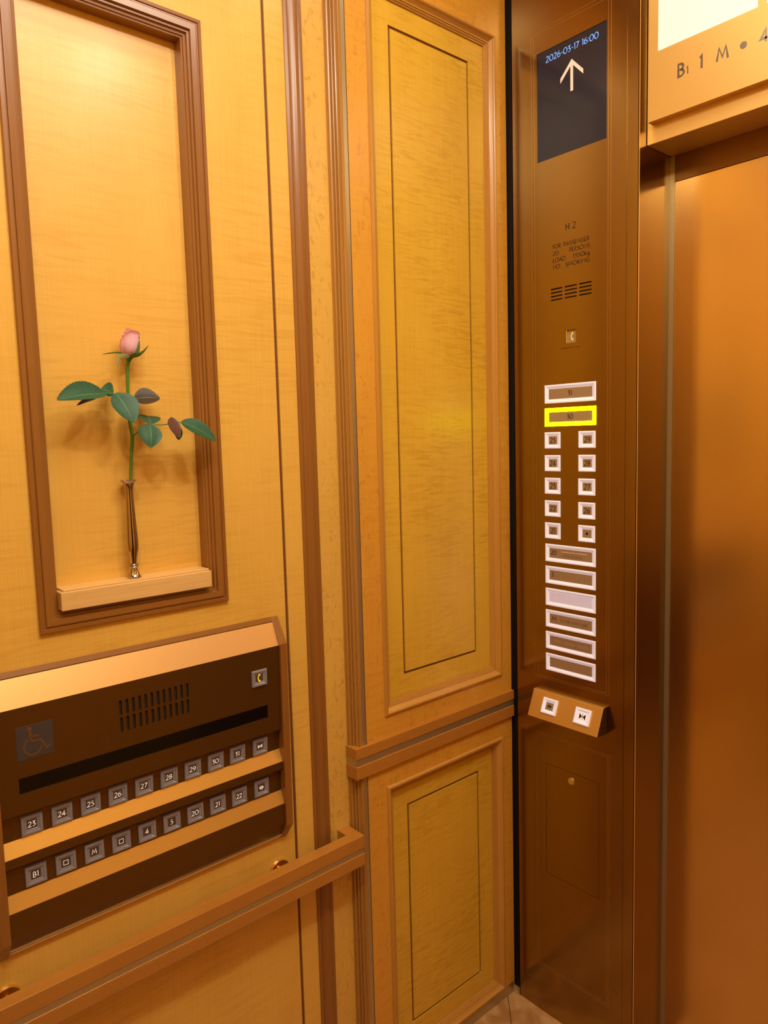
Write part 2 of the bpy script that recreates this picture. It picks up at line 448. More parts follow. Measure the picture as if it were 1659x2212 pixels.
def stroke(bm, F, pts, w0, w1, h0, h1, nib=35, cap=True):
    """Ribbon stroke; its width swings between w0 and w1 with the pen angle."""
    pts = [V((p[0], p[1])) for p in pts]
    q = [pts[0]]
    for p in pts[1:]:
        if (p - q[-1]).length > 1e-7: q.append(p)
    closed = (q[0] - q[-1]).length < 1e-6
    rows = []
    n = len(q)
    for i in range(n):
        if closed:
            a = q[(i - 1) if i > 0 else n - 2]; b = q[(i + 1) if i < n - 1 else 1]
        else:
            a = q[max(i - 1, 0)]; b = q[min(i + 1, n - 1)]
        t1 = (q[i] - a) if (q[i] - a).length > 0 else (b - q[i]); t2 = (b - q[i]) if (b - q[i]).length > 0 else t1
        t1.normalize(); t2.normalize()
        t = (t1 + t2)
        if t.length < .2: t = t1.copy()
        t.normalize()
        m = V((-t.y, t.x)); k = min(1 / max(m.dot(V((-t1.y, t1.x))), .45), 1.8)
        ang = math.degrees(math.atan2(t.y, t.x))
        w = w0 + (w1 - w0) * abs(math.sin(math.radians(ang - nib)))
        rows.append((q[i] + m * w / 2 * k, q[i] - m * w / 2 * k))
    top = [(bm.verts.new(F(a.x, a.y, h1)), bm.verts.new(F(b.x, b.y, h1))) for a, b in rows]
    bot = [(bm.verts.new(F(a.x, a.y, h0)), bm.verts.new(F(b.x, b.y, h0))) for a, b in rows]
    for i in range(n - 1):
        bm.faces.new((top[i][0], top[i][1], top[i + 1][1], top[i + 1][0]))
        bm.faces.new((bot[i][0], bot[i + 1][0], bot[i + 1][1], bot[i][1]))
        bm.faces.new((top[i][0], top[i + 1][0], bot[i + 1][0], bot[i][0]))
        bm.faces.new((top[i][1], bot[i][1], bot[i + 1][1], top[i + 1][1]))
    for i in (0, n - 1): bm.faces.new((top[i][0], bot[i][0], bot[i][1], top[i][1]))


def write(bm, F, text, u0, v0, height, width=None, align='l', thin=.06, thick=.13, h0=-.0001, h1=.0002, gap=.10):
    tot = sum(G[c][0] for c in text) + gap * (len(text) - 1)
    sx = height if width is None else width / tot
    u = u0 - (tot * sx / 2 if align == 'c' else (tot * sx if align == 'r' else 0))
    for c in text:
        for s in G[c][1]:
            stroke(bm, F, [(u + x * sx, v0 + y * height) for x, y in s], thin * height, thick * height, h0, h1)
        u += (G[c][0] + gap) * sx
    return bm


def door_symbol(bm, F, cu, cv, s, opening, h=.0003):
    """Lift door arrows: pointing outwards (opening) or inwards (closing)."""
    for d in (-1, 1):
        if opening:
            poly(bm, F, [(cu + d * s * .24, cv - s * .66), (cu + d * s * .86, cv), (cu + d * s * .24, cv + s * .66)][::d], -.0001, h)
            slab(bm, F, cu + min(d * .05, d * .13) * s, cu + max(d * .05, d * .13) * s, cv - s * .62, cv + s * .62, -.0001, h)
        else:
            poly(bm, F, [(cu + d * s * .82, cv - s * .68), (cu + d * s * .10, cv), (cu + d * s * .82, cv + s * .68)][::-d], -.0001, h)
            slab(bm, F, cu + min(d * .02, d * .07) * s, cu + max(d * .02, d * .07) * s, cv - s * .6, cv + s * .6, -.0001, h)
    return bm


def handset(bm, F, cu, cv, s, h=.0003):
    stroke(bm, F, [(cu + .28 * s, cv + .82 * s)] + arc(cu + .30 * s, cv, .50 * s, .80 * s, 125, 235, 10) + [(cu + .28 * s, cv - .82 * s)], .24 * s, .26 * s, -.0001, h, nib=0)
    for d in (-1, 1):
        slab(bm, F, cu - .02 * s, cu + .42 * s, cv + d * .78 * s - .24 * s, cv + d * .78 * s + .24 * s, -.0001, h + .00005)
    return bm


# ================================================================ THE ROOM (visible parts: coordinates unprojected from image pixels, here and below)
YA, YB, XC = 1.26, 1.23, 1.50          # niche wall, corner pilaster face, control column face
JY = .868                              # door jamb return
CEIL = 2.80
FA = Frame((0, YA, 0), (1, 0, 0), (0, 0, 1))     # u = x, v = z, n toward the cabin
FB = Frame((0, YB, 0), (1, 0, 0), (0, 0, 1))
FC = Frame((XC, 0, 0), (0, -1, 0), (0, 0, 1))    # u = -y, v = z, n = -x

# --- floor and ceiling
b = BM(); box(b, -.45, 1.90, -.62, 1.40, -.06, 0); link('floor', b, M['marble'], kind='structure')
b = BM(); box(b, -.45, 1.90, -.62, 1.40, CEIL, CEIL + .05); link('ceiling', b, M['ceiling'], kind='structure')

# --- wall_left: the veneered wall with the flower niche
NX0, NX1, NZ0, NZ1 = .340, .684, 1.2454, 2.2998
NI = .0345                       # moulding width
YN = 1.293                       # niche back
b = BM()
heightfield(b, FA, -.40, .9625, 0, CEIL, [(.2015, .209, .0, CEIL, .004), (.815, .8220, .0, CEIL, .004),
            (NX0 + .01, NX1 - .01, NZ0 + .01, NZ1 - .01, None)])
heightfield(b, Frame((0, 1.35, 0), (1, 0, 0), (0, 0, 1)), -.40, .9625, 0, CEIL, [])
wall_left = link('wall_left', b, M['maple'], kind='structure')
for gx in (.2018, .8153):
    b = BM(); box(b, gx, gx + .0064, YA + .0030, YA + .0045, .001, CEIL - .001)
    link('groove_strip', b, M['groove'], wall_left, label='dark line of the vertical groove')
b = BM(); slab(b, FA, .9055, .9625, 0, CEIL, -.002, .0009); link('figured_strip', b, M['figured'], wall_left, label='tan figured veneer strip')
b = BM(); slab(b, FA, .1185, .1600, 0, CEIL, -.002, .0009); link('figured_strip', b, M['figured'], wall_left)

# vertical red-brown moulding between panel and figured strip
def vmould(name, x0, mat, mirror=1):
    pr = [(0, 0), (0, .003), (.0060, .005), (.0072, .0025), (.0085, .004), (.0125, .0085), (.0175, .0110), (.0225, .0118), (.0275, .0105), (.0305, .0062), (.0312, .0035), (.0335, .0045), (.0412, .0050), (.0412, 0)]
    bm = BM()
    prism(bm, [(x0 + mirror * u, YA + .0005 - h) for u, h in pr], 0, CEIL, 'z')
    return link(name, bm, mat, kind='structure', smooth=True, sharp=28)


vmould('trim_1', .8644, M['trim'])
vmould('trim_2', .2015 - .0425, M['trim'])

# fluted return from the niche wall out to the pilaster face
fl = [(.9615, 1.2615)]
p0, p1 = V((.9622, 1.2585)), V((.9800, 1.2302)); dr = (p1 - p0); nn = V((dr.y, -dr.x)).normalized()
if nn.x > 0: nn = -nn
bead = [(.00, 0), (.10, .0), (.13, .0012), (.22, .0030), (.30, .0016), (.33, -.0012), (.37, -.0012), (.42, .0020), (.47, .0034), (.52, .0022), (.55, -.0010),
        (.59, -.0010), (.63, .0018), (.68, .0032), (.73, .0018), (.76, -.0010), (.86, -.0006), (.90, .0012), (1.0, .0010)]
fl += [tuple(p0 + dr * t + nn * h) for t, h in bead] + [(.984, 1.2305), (.984, 1.2615)]
b = BM(); prism(b, fl, 0, CEIL, 'z'); link('trim_3', b, M['flute'], kind='structure', smooth=True, sharp=25)

# --- wall_center: the pilaster face with its stiles and rails, strip at its edge
BX0, BX1 = .9950, 1.4990
PX0, PX1 = 1.0500, 1.4572            # panel mouldings
UZ0, UZ1, LZ0, LZ1 = .9187, 2.5074, .0340, .7515
b = BM()
heightfield(b, FB, BX0, BX1, .032, CEIL, [(PX0 + .004, PX1 - .004, UZ0 + .004, UZ1 - .004, None), (PX0 + .004, PX1 - .004, LZ0 + .004, LZ1 - .004, None)])
box(b, .990, 1.499, 1.262, 1.275, .0, CEIL)
box(b, 1.4965, 1.499, 1.2305, 1.262, .0, CEIL)
wall_center = link('wall_center', b, M['orange'], kind='structure')
b = BM(); box(b, .9806, .9956, YB + .0012, YB + .030, 0, CEIL); link('trim_4', b, M['inlay'], kind='structure', bevel=.0006)
b = BM(); box(b, .9952, 1.4990, YB + .0008, YB + .010, 0, .0325); link('baseboard_center', b, M['inlay'], kind='structure')

PROF = [(0, -.001), (.0003, .0020), (.0022, .0050), (.0062, .0058), (.0085, .0040), (.0096, .0010), (.0132, -.0022), (.0165, -.0044), (.0192, -.0045),
        (.0196, -.0068), (.0228, -.0075), (.0232, -.0100), (.0262, -.0108), (.0268, -.0142), (.0300, -.0142)]
YP = YB + .014


def wall_panel(z0, z1, gz0, gz1, label):
    t = empty('wall_panel', ((PX0 + PX1) / 2, YB, z0), label, 'wall panel')
    bm = mitred(BM(), FB, PX0, PX1, z0, z1, PROF, close=False)
    link('panel_moulding', bm, M['mould_b'], t, smooth=True, sharp=25)
    F = Frame((0, YP, 0), (1, 0, 0), (0, 0, 1)); g0, g1 = 1.1245, 1.3785
    w = .0062
    bm = BM(); heightfield(bm, F, PX0 + .028, PX1 - .028, z0 + .028, z1 - .028, [(g0, g1, gz0, gz1, .0045), (g0 + w, g1 - w, gz0 + w, gz1 - w, 0)])
    link('panel_field', bm, M['olive'], t)
    bm = BM(); mitred(bm, F, g0 + .0002, g1 - .0002, gz0 + .0002, gz1 - .0002, [(0, -.0044), (0, -.0036), (w - .0004, -.0036), (w - .0004, -.0044)], close=False)
    link('groove_line', bm, M['groove'], t)


wall_panel(UZ0, UZ1, .9964, 2.4318, 'tall golden veneer wall panel with ribbed frame above the wooden band')
wall_panel(LZ0, LZ1, .1133, .6787, 'short golden veneer wall panel with ribbed frame below the wooden band')

# wooden band (two bars with an olive inlay) wrapping the pilaster
band = empty('dado_band', (1.23, 1.225, .80), 'double wooden band with olive inlay wrapping the pilaster between the two wall panels', 'dado rail')
def wrap(z0, z1, y, x):
    return prism(BM(), [(x, y), (1.4995, y), (1.4995, 1.2299), (.9950, 1.2299), (.9806, 1.2311), (.9760, 1.2311), (.9612, 1.2575), (x, 1.2590)], z0, z1, 'z')
link('upper_bar', wrap(.8456, .8704, 1.2217, .9580), M['rail'], band, bevel=.0012)
link('inlay_strip', wrap(.8290, .8456, 1.2235, .9592), M['inlay'], band, label='olive metal inlay strip')
link('lower_bar', wrap(.7990, .8290, 1.2217, .9580), M['rail'], band, bevel=.0012)

# --- niche
niche = empty('flower_niche', (.512, YA, NZ0), 'tall recessed wall niche framed in red-brown moulding holding the rose', 'niche')
prof = [(0, -.001), (0, .0050), (.0012, .0068), (.0068, .0070), (.0076, .0046), (.0092, .0044), (.0104, .0066), (.0120, .0072), (.0215, .0058), (.0221, .0010), (.0262, .0002),
        (.0268, -.0040), (.0312, -.0052), (.0318, -.0078), (NI, -.0085), (NI, -.0330)]
bm = mitred(BM(), FA, NX0, NX1, NZ0, NZ1, prof, close=False)
link('niche_frame', bm, M['trim'], niche, smooth=True, sharp=25)
b = BM(); box(b, NX0 + NI - .003, NX1 - NI + .003, YN, YN + .012, NZ0 + NI - .003, NZ1 - NI + .003)
link('back_panel', b, M['maple_inner'], niche)

# shelf in the niche
b = BM(); box(b, .3738, .6458, 1.2460, 1.2780, 1.2797, 1.3105); sh = link('shelf', b, M['shelf'], niche, bevel=.0012, label='pale wooden block shelf')
b = BM(); box(b, .3755, .6490, 1.2782, 1.2929, 1.2800, 1.3098); link('rear_batten', b, M['shelf'], sh, bevel=.0006)
b = BM(); box(b, .3795, .6445, 1.2530, 1.2929, 1.3106, 1.3138); link('top_plate', b, M['shelf'], sh, bevel=.0008)

# vase
VX, VY, VZ = .5080, 1.2710, 1.3139
vz = .1738
vase = empty('bud_vase', (VX, VY, VZ), 'slender polished silver bud vase standing on the niche shelf', 'vase')
prof = [(.0112, 0), (.0124, .0006), (.0125, .0022), (.0112, .0034), (.0095, .006), (.0076, .011), (.0062, .0165), (.0056, .0190)]
lathe_bm = lathe(BM(), VX, VY, VZ, prof); link('foot', lathe_bm, M['silver'], vase, smooth=True)
prof = [(.0056, .0188), (.0082, .0192), (.0088, .0202), (.0082, .0213), (.0068, .0219), (.0082, .0226), (.0090, .0238), (.0082, .0249), (.0060, .0254)]
link('collar_ring', lathe(BM(), VX, VY, VZ, prof), M['silver'], vase, smooth=True)
prof = [(.0058, .0252), (.0064, .028), (.0073, .036), (.0086, .044), (.0097, .050), (.0103, .056), (.0104, .064), (.0099, .076), (.0091, .092), (.0083, .110), (.0076, .128),
        (.0070, .145), (.0069, .155), (.0074, .1615), (.0088, .1665), (.0112, .1705), (.0150, vz - .0002), (.0151, vz), (.0140, vz - .0006), (.0100, .1690), (.0070, .1640), (.0058, .155)]
link('vase_body', lathe(BM(), VX, VY, VZ, prof), M['silver'], vase, smooth=True)

# rose: points from image pixels, scaled about the camera to chosen depths
rose = empty('rose', (.5121, 1.271, 1.480), 'single pink rose bud with long green stem and serrated leaves in the silver vase', 'flower')
STEM = [(.5080, 1.271, 1.440), (.5105, 1.271, 1.468), (.5121, 1.271, 1.4864), (.5127, 1.271, 1.4952), (.5163, 1.272, 1.5304), (.5197, 1.271, 1.5655), (.5168, 1.271, 1.5889), (.5169, 1.272, 1.6316), (.5178, 1.272, 1.6586), (.5188, 1.272, 1.6797), (.5203, 1.271, 1.6920), (.5216, 1.2695, 1.6985), (.5226, 1.268, 1.7035)]
bm = tube(BM(), STEM, [.0028, .0028, .0029, .0029, .0029, .0033, .0030, .0029, .0030, .0031, .0035, .0052, .0078], n=14)
for p, d in (((.5190, 1.270, 1.560), (.004, 0, .002)), ((.5140, 1.270, 1.508), (-.0036, 0, .0016))):
    a = V(p); tube(bm, [a, a + V(d) * .5, a + V(d)], [.0014, .0008, .0001], n=6)
link('stem', bm, M['stem'], rose, smooth=True)
for nm, pts, r in (('petiole', [(.5180, 1.271, 1.6150), (.5138, 1.262, 1.6233), (.4986, 1.252, 1.6320), (.4846, 1.255, 1.6361), (.4695, 1.25, 1.6361)], .0011),
                   ('petiole', [(.5175, 1.271, 1.6100), (.5208, 1.271, 1.6160), (.5245, 1.268, 1.6285)], .0010),
                   ('petiole', [(.5201, 1.271, 1.5655), (.5214, 1.26, 1.5682), (.5319, 1.25, 1.5775), (.5434, 1.243, 1.5829), (.5667, 1.24, 1.5832), (.5890, 1.24, 1.5874), (.5965, 1.238, 1.5863)], .0011),
                   ('stipule', [(.5242, 1.262, 1.6194), (.5251, 1.255, 1.6115), (.5256, 1.252, 1.6056), (.5240, 1.25, 1.5993)], .0007)):
    link(nm, tube(BM(), pts, [r * 1.25] + [r] * (len(pts) - 2) + [r * .7], n=8), M['stem'], rose, smooth=True)


def leaf(base, tip, left, right, mat, arch=.004, teeth=15, shape=.82, label=None):
    base, tip, left, right = map(V, (base, tip, left, right))
    ax = tip - base
    nrm = (left - right).cross(ax).normalized()
    if nrm.y > 0: nrm = -nrm
    tl = max(.2, min(.8, (left - base).dot(ax) / ax.length_squared)); tr = max(.2, min(.8, (right - base).dot(ax) / ax.length_squared))
    mid = lambda t: base + ax * t + nrm * arch * math.sin(PI * t)
    wl = left - (base + ax * tl); wr = right - (base + ax * tr)
    env = lambda t: max(math.sin(PI * t ** shape), 0) ** .72
    bm = BM(); uvl = bm.loops.layers.uv.new('leaf')
    NT, ss = teeth * 3, (-1, -.85, -.5, 0, .5, .85, 1)
    grid = []
    for i in range(NT + 1):
        t = i / NT; row = []
        for s in ss:
            w = wl if s < 0 else wr
            tooth = (1 + .035 * (1 if i % 3 == 2 else (-.35 if i % 3 == 0 else .3))) if abs(s) == 1 else 1
            p = mid(t) + w * (abs(s) * env(t) * tooth) - nrm * .0016 * math.sin(PI * abs(s)) * env(t) + ax.normalized() * (.0006 * (i % 3 == 2) if abs(s) == 1 else 0)
            row.append((bm.verts.new(p), (t, .5 + s / 2)))
        grid.append(row)
    for a, c in zip(grid, grid[1:]):
        for k in range(len(ss) - 1):
            q = (a[k], a[k + 1], c[k + 1], c[k])
            try: f = bm.faces.new([x[0] for x in q])
            except ValueError: continue
            for lp, x in zip(f.loops, q): lp[uvl].uv = x[1]
    bm.normal_update()
    geom = bmesh.ops.solidify(bm, geom=bm.faces[:], thickness=.0004)
    return link('leaf', bm, mat, rose, smooth=True, sharp=60, label=label)


leaf((.4695, 1.25, 1.6361), (.3829, 1.225, 1.6230), (.4126, 1.215, 1.6193), (.4320, 1.25, 1.6534), M['leaf'])
leaf((.4566, 1.262, 1.6301), (.4232, 1.255, 1.6168), (.4350, 1.25, 1.6167), (.4378, 1.262, 1.6243), M['leaf_brown'])
leaf((.4873, 1.262, 1.6366), (.4688, 1.266, 1.6451), (.4692, 1.25, 1.6324), (.4889, 1.278, 1.6557), M['leaf'], arch=.002)
leaf((.4865, 1.25, 1.6378), (.5040, 1.222, 1.5864), (.4736, 1.235, 1.6121), (.5168, 1.24, 1.6259), M['leaf'])
leaf((.5245, 1.268, 1.6285), (.5676, 1.255, 1.6297), (.5382, 1.245, 1.6172), (.5475, 1.272, 1.6465), M['leaf_brown'], arch=.003, label='brownish underside leaf')
leaf((.5433, 1.245, 1.5840), (.5509, 1.270, 1.5990), (.5242, 1.255, 1.5976), (.5650, 1.255, 1.5973), M['leaf'], arch=.001)
leaf((.5404, 1.243, 1.5845), (.5327, 1.225, 1.5436), (.5144, 1.235, 1.5649), (.5570, 1.235, 1.5660), M['leaf'])
leaf((.5880, 1.24, 1.5884), (.5873, 1.232, 1.5555), (.5755, 1.232, 1.5793), (.6021, 1.250, 1.5716), M['leaf'], arch=.002)
leaf((.5790, 1.236, 1.5960), (.5850, 1.224, 1.5590), (.5630, 1.226, 1.5850), (.5895, 1.232, 1.5800), M['leaf_red'], arch=.004, label='young reddish-brown folded leaf')
leaf((.5965, 1.238, 1.5873), (.6557, 1.222, 1.5522), (.6133, 1.218, 1.5627), (.6378, 1.24, 1.5850), M['leaf'])

# bloom: overlapping petals wrapped round a leaning axis
b0, b1 = V((.5219, 1.2665, 1.7010)), V((.5262, 1.262, 1.7440))
axv = (b1 - b0).normalized(); pu = axv.cross(V((0, 1, 0))).normalized(); pv = axv.cross(pu)
HB = (b1 - b0).length
RP = [(0, .0045), (.08, .0102), (.2, .0142), (.35, .0158), (.5, .0155), (.65, .0143), (.8, .0126), (.92, .0116), (1.0, .0120)]


def rprof(t):
    for (a, x), (c, y) in zip(RP, RP[1:]):
        if t <= c: return x + (y - x) * (t - a) / (c - a)
    return RP[-1][1]


def petal(a0, span, scale, top, lip, curl=0.0):
    bm = BM(); NA, NH = 22, 18; rows = []
    for j in range(NH + 1):
        t = j / NH; row = []
        for i in range(NA + 1):
            s = i / NA * 2 - 1
            a = math.radians(a0 + s * span / 2)
            edge = 1 - .34 * abs(s) ** 2.4                   # petal outline drops to the sides
            hh = top * t * edge
            r = rprof(min(hh, 1)) * scale + .0024 * s
            fl_ = max(t - .82, 0) / .18
            r += lip * fl_ ** 1.6 * (.5 + .5 * math.cos(s * PI * .8)) + .0006 * fl_ * math.sin(s * 9 + a0)
            row.append(bm.verts.new(b0 + axv * (HB * hh - curl * fl_ ** 2) + (pu * math.cos(a) + pv * math.sin(a)) * r))
        rows.append(row)
    for p, q in zip(rows, rows[1:]):
        for i in range(NA): bm.faces.new((p[i], p[i + 1], q[i + 1], q[i]))
    bmesh.ops.solidify(bm, geom=bm.faces[:], thickness=.0005)
    return bm


# angle 0 = to the left of the bloom, 270 = towards the cabin
bloom = link('bloom', petal(120, 190, .74, 1.02, .0005), M['petal'], rose, smooth=True, sharp=70)
for a0, sp, sc, tp, lp, cl in ((300, 200, .70, 1.00, .0004, 0), (30, 200, .82, 1.10, .0015, .0), (200, 185, .88, .98, .0028, .001), (90, 190, .92, 1.06, .0032, .001),
                               (350, 175, .97, 1.00, .0030, .001), (175, 150, .96, .97, .0068, .0022), (315, 150, 1.02, .93, .0050, .0016), (238, 160, 1.06, .97, .0012, .0)):
    link('petal', petal(a0, sp, sc, tp, lp, cl), M['petal'], bloom, smooth=True, sharp=70)


def sepal(pts, w, mat):
    P = [V(p) for p in pts]; bm = BM(); N_ = 14; rows = []
    for i in range(N_ + 1):
        t = i / N_; k = min(int(t * 3), 2); f = t * 3 - k
        a, c = P[max(k - 1, 0)], P[k]; d, e = P[k + 1], P[min(k + 2, 3)]
        p = .5 * ((2 * c) + (d - a) * f + (2 * a - 5 * c + 4 * d - e) * f * f + (3 * c - a - 3 * d + e) * f ** 3)
        tg = (d - c).normalized(); s = tg.cross(V((0, 1, .2))).normalized()
        wd = w * (1 - t) ** .8 * (.55 + .9 * t if t < .4 else .91) + .00025
        rows.append([bm.verts.new(p + s * wd * q + V((0, .0010 * abs(q), 0))) for q in (-1, 0, 1)])
    for a, c in zip(rows, rows[1:]):
        for i in range(2): bm.faces.new((a[i], a[i + 1], c[i + 1], c[i]))
    bmesh.ops.solidify(bm, geom=bm.faces[:], thickness=.0005)
    link('sepal', bm, mat, rose, smooth=True, sharp=70)


sepal([(.5163, 1.268, 1.7031), (.4999, 1.258, 1.7067), (.4795, 1.250, 1.7037), (.4672, 1.245, 1.7005)], .0020, M['sepal'])
sepal([(.5178, 1.258, 1.7015), (.5022, 1.248, 1.7006), (.4936, 1.245, 1.6951), (.4901, 1.244, 1.6803)], .0058, M['sepal_pale'])
sepal([(.5197, 1.256, 1.7000), (.5264, 1.248, 1.7043), (.5305, 1.247, 1.7148), (.5333, 1.247, 1.7284)], .0052, M['sepal'])
sepal([(.5252, 1.266, 1.7020), (.5348, 1.260, 1.7044), (.5446, 1.256, 1.7122), (.5518, 1.254, 1.7214)], .0040, M['sepal'])

# ================================================================ HANDRAIL
rail = empty('handrail', (.51, 1.23, .6158), 'red-brown wooden handrail with olive inlay stripe standing off the niche wall', 'handrail')
RX0, RX1, RF, RB = .0665, .9565, 1.2000, 1.2278
def railbar(z0, z1, off=0):
    bm = BM(); o = off
    prism(bm, [(RX0 + o, RF + o), (RX1 - o, RF + o), (RX1 - o, YA - .0002), (RX1 - .030, YA - .0002), (RX1 - .030, RB - o), (RX0 + .030, RB - o), (RX0 + .030, YA - .0002), (RX0 + o, YA - .0002)], z0, z1, 'z')
    return bm
link('upper_bar', railbar(.6553, .6843), M['rail'], rail, bevel=.0014)
link('inlay_strip', railbar(.6431, .6553, .0016), M['inlay'], rail, label='olive metal inlay stripe')
link('lower_bar', railbar(.6158, .6431), M['rail'], rail, bevel=.0014)
for x in (.2480, .7730):
    bm = BM(); cyl(bm, (x, RB - .001, .655), (0, 1, 0), .0105, .033, 28); cyl(bm, (x, YA - .0065, .655), (0, 1, 0), .0225, .0062, 36, .0235)
    link('wall_bracket', bm, M['brass'], rail, smooth=True, label='round brass wall bracket')

# ================================================================ WHEELCHAIR CONTROL PANEL
wp = empty('wheelchair_control_panel', (.518, YA, .722), 'wide low bronze button console in a wooden case beside the handrail, under the niche', 'control panel')
CH = [(YA - .0003, 1.1952), (1.2290, 1.1432), (1.2325, .7600), (YA - .0003, .7222)]
for x0, x1, lb in ((.2414, .2565, 'left'), (.7795, .7950, 'right')):
    link('side_cheek', prism(BM(), CH, x0, x1, 'x'), M['trim'], wp, bevel=.0008)
IX0, IX1 = .2566, .7794
SL = [(1.2597, 1.1946), (1.2560, 1.1858), (1.2515, 1.1830)]
link('top_strip', prism(BM(), [(1.2597, 1.1952), (1.2553, 1.1862), (1.2597, 1.1850)], IX0, IX1, 'x'), M['trim'], wp)
# metal sections (y, z), from top to bottom
a_, b_ = (1.2550, 1.1846), (1.2343, 1.1407)
def sect(name, pts, mat, **k): return link(name, prism(BM(), pts, IX0, IX1, 'x'), mat, wp, **k)
sect('sloped_hood', [a_, b_, (1.2597, 1.1407), (1.2597, 1.1840)], M['bronze_lit'], label='sloped metal hood in a lit bronze tone')
# upper face with display bar, speaker slots, phone key and symbol recesses
F1 = Frame((0, 1.2350, .9660), (1, 0, 0), (0, -(1.2370 - 1.2343) / .1747 * -1 * -1, 1))
F1 = Frame((0, 1.2370, .9660), (1, 0, 0), V((0, 1.2343 - 1.2370, .1747)))
vv = lambda z: (z - .9660)
feats = [(.2865, .7483, vv(.9992), vv(1.0250), .0012), (.7137, .7476, vv(1.0690), vv(1.1010), .004)]
for k in range(12):
    uc = .4550 + k * (.5790 - .4550) / 11
    for z0, z1 in ((1.0848, 1.1112), (1.0545, 1.0808)):
        feats += [(uc - .0015, uc + .0015, vv(z0), vv(z1), .0035), (uc - .0026, uc + .0026, vv(z0 + .0011), vv(z1 - .0011), .0035)]
bm = BM(); heightfield(bm, F1, IX0, IX1, 0, .1747, feats)
sect_up = link('upper_face', bm, M['bronze_shade'], wp, label='upper face plate in a shaded bronze tone')
bm = BM(); slab(bm, F1, .4480, .5860, vv(1.050), vv(1.115), -.0055, -.0034); link('speaker_grille', bm, M['mesh'], sect_up)
bm = BM(); slab(bm, F1, .2868, .7480, vv(.9995), vv(1.0247), -.0022, -.0006); link('display_bar', bm, M['bar_glass'], wp, bevel=.0004, label='long black glass display strip')
bm = BM(); slab(bm, F1, .2867, .3429, vv(1.0537), vv(1.1090), -.0002, .0004); ic = link('symbol_plate', bm, M['icon'], wp, bevel=.0003, label='slate wheelchair symbol plate')
bm = BM(); S = .0562; iu, iv = .2867, vv(1.0537)
K = lambda pts: [(iu + x * S, iv + y * S) for x, y in pts]
for pts, w in ((arc(.43, .345, .245, .245, 118, 345, 24), .050), ([(.37, .80), (.41, .50)], .075), ([(.40, .63), (.60, .63)], .045), ([(.40, .49), (.66, .49), (.80, .20), (.93, .27)], .050)):
    stroke(bm, F1, K(pts), w * S, w * S, .0003, .0007)
poly(bm, F1, K(arc(.37, .87, .062, .062, 0, 345, 16)), .0003, .0007)
link('wheelchair_symbol', bm, M['icon_line'], ic)
# row faces, ledges
R1T, R1B, L1 = (1.2480, .9595), (1.2504, .9205), (1.2383, .8970)
R2T, R2B, L2 = (1.2490, .8725), (1.2493, .8325), (1.2388, .8066)
sect('upper_soffit', [(1.2370, .9660), R1T, (1.2597, .9595), (1.2597, .9660)], M['bronze_shade'])
sect('row_plate', [R1T, R1B, (1.2597, .9205), (1.2597, .9595)], M['bronze_shade'])
sect('ledge', [R1B, L1, (1.2597, .8970), (1.2597, .9205)], M['bronze_lit_gold'], label='bronze ledge in a lit tone')
sect('ledge_lip', [L1, (1.2376, .8816), R2T, (1.2597, .8725), (1.2597, .8970)], M['bronze_shade'])
sect('row_plate', [R2T, R2B, (1.2597, .8325), (1.2597, .8725)], M['bronze_shade'])
sect('ledge', [R2B, L2, (1.2597, .8066), (1.2597, .8325)], M['bronze_lit_gold'], label='bronze ledge in a lit tone')
sect('lower_face', [L2, (1.2386, .7650), (1.2597, .7650), (1.2597, .8066)], M['bronze_shade'])
sect('lower_chamfer', [(1.2386, .7650), (1.2545, .7345), (1.2597, .7345), (1.2597, .7650)], M['bronze_shade'])
sect('bottom_lip', [(1.2560, .7343), (1.2522, .7335), (1.2518, .7318), (1.2560, .7305), (1.2597, .7310), (1.2597, .7343)], M['bronze_lit'], label='bottom lip in a lit bronze tone')

KEYP = [(0, -.003), (0, .0030), (.0010, .0040), (.0042, .0040), (.0052, .0024), (.0078, .0020), (.0084, .0012), (.0092, .0012)]


def clear_key(F, cu, cv, w, h, text):
    bm = BM(); mitred(bm, F, cu - w / 2, cu + w / 2, cv - h / 2, cv + h / 2, KEYP, close=False)
    k = link('push_button', bm, M['clear'], wp)
    bm = BM(); slab(bm, F, cu - w / 2 + .0090, cu + w / 2 - .0090, cv - h / 2 + .0090, cv + h / 2 - .0090, -.001, .0014)
    link('button_face', bm, M['key_dark'], k)
    bm = BM(); Fk = Frame(F(0, 0, .0014), F.u, F.v); mat = M['glowing_white_ink']
    if text in ('open', 'close'): door_symbol(bm, Fk, cu, cv, .0062, text == 'open')
    elif text == 'phone': handset(bm, Fk, cu - .001, cv, .0078); mat = M['glowing_yellow_ink']
    elif text == 'square': stroke(bm, Fk, [(cu - .0038, cv - .0038), (cu + .0038, cv - .0038), (cu + .0038, cv + .0038), (cu - .0038, cv + .0038), (cu - .0038, cv - .0038)], .0008, .0008, -.0001, .0003)
    else: write(bm, Fk, text, cu, cv - .0042, .0086, align='c', thin=.07, thick=.17)
    link('lettering', bm, mat, k)


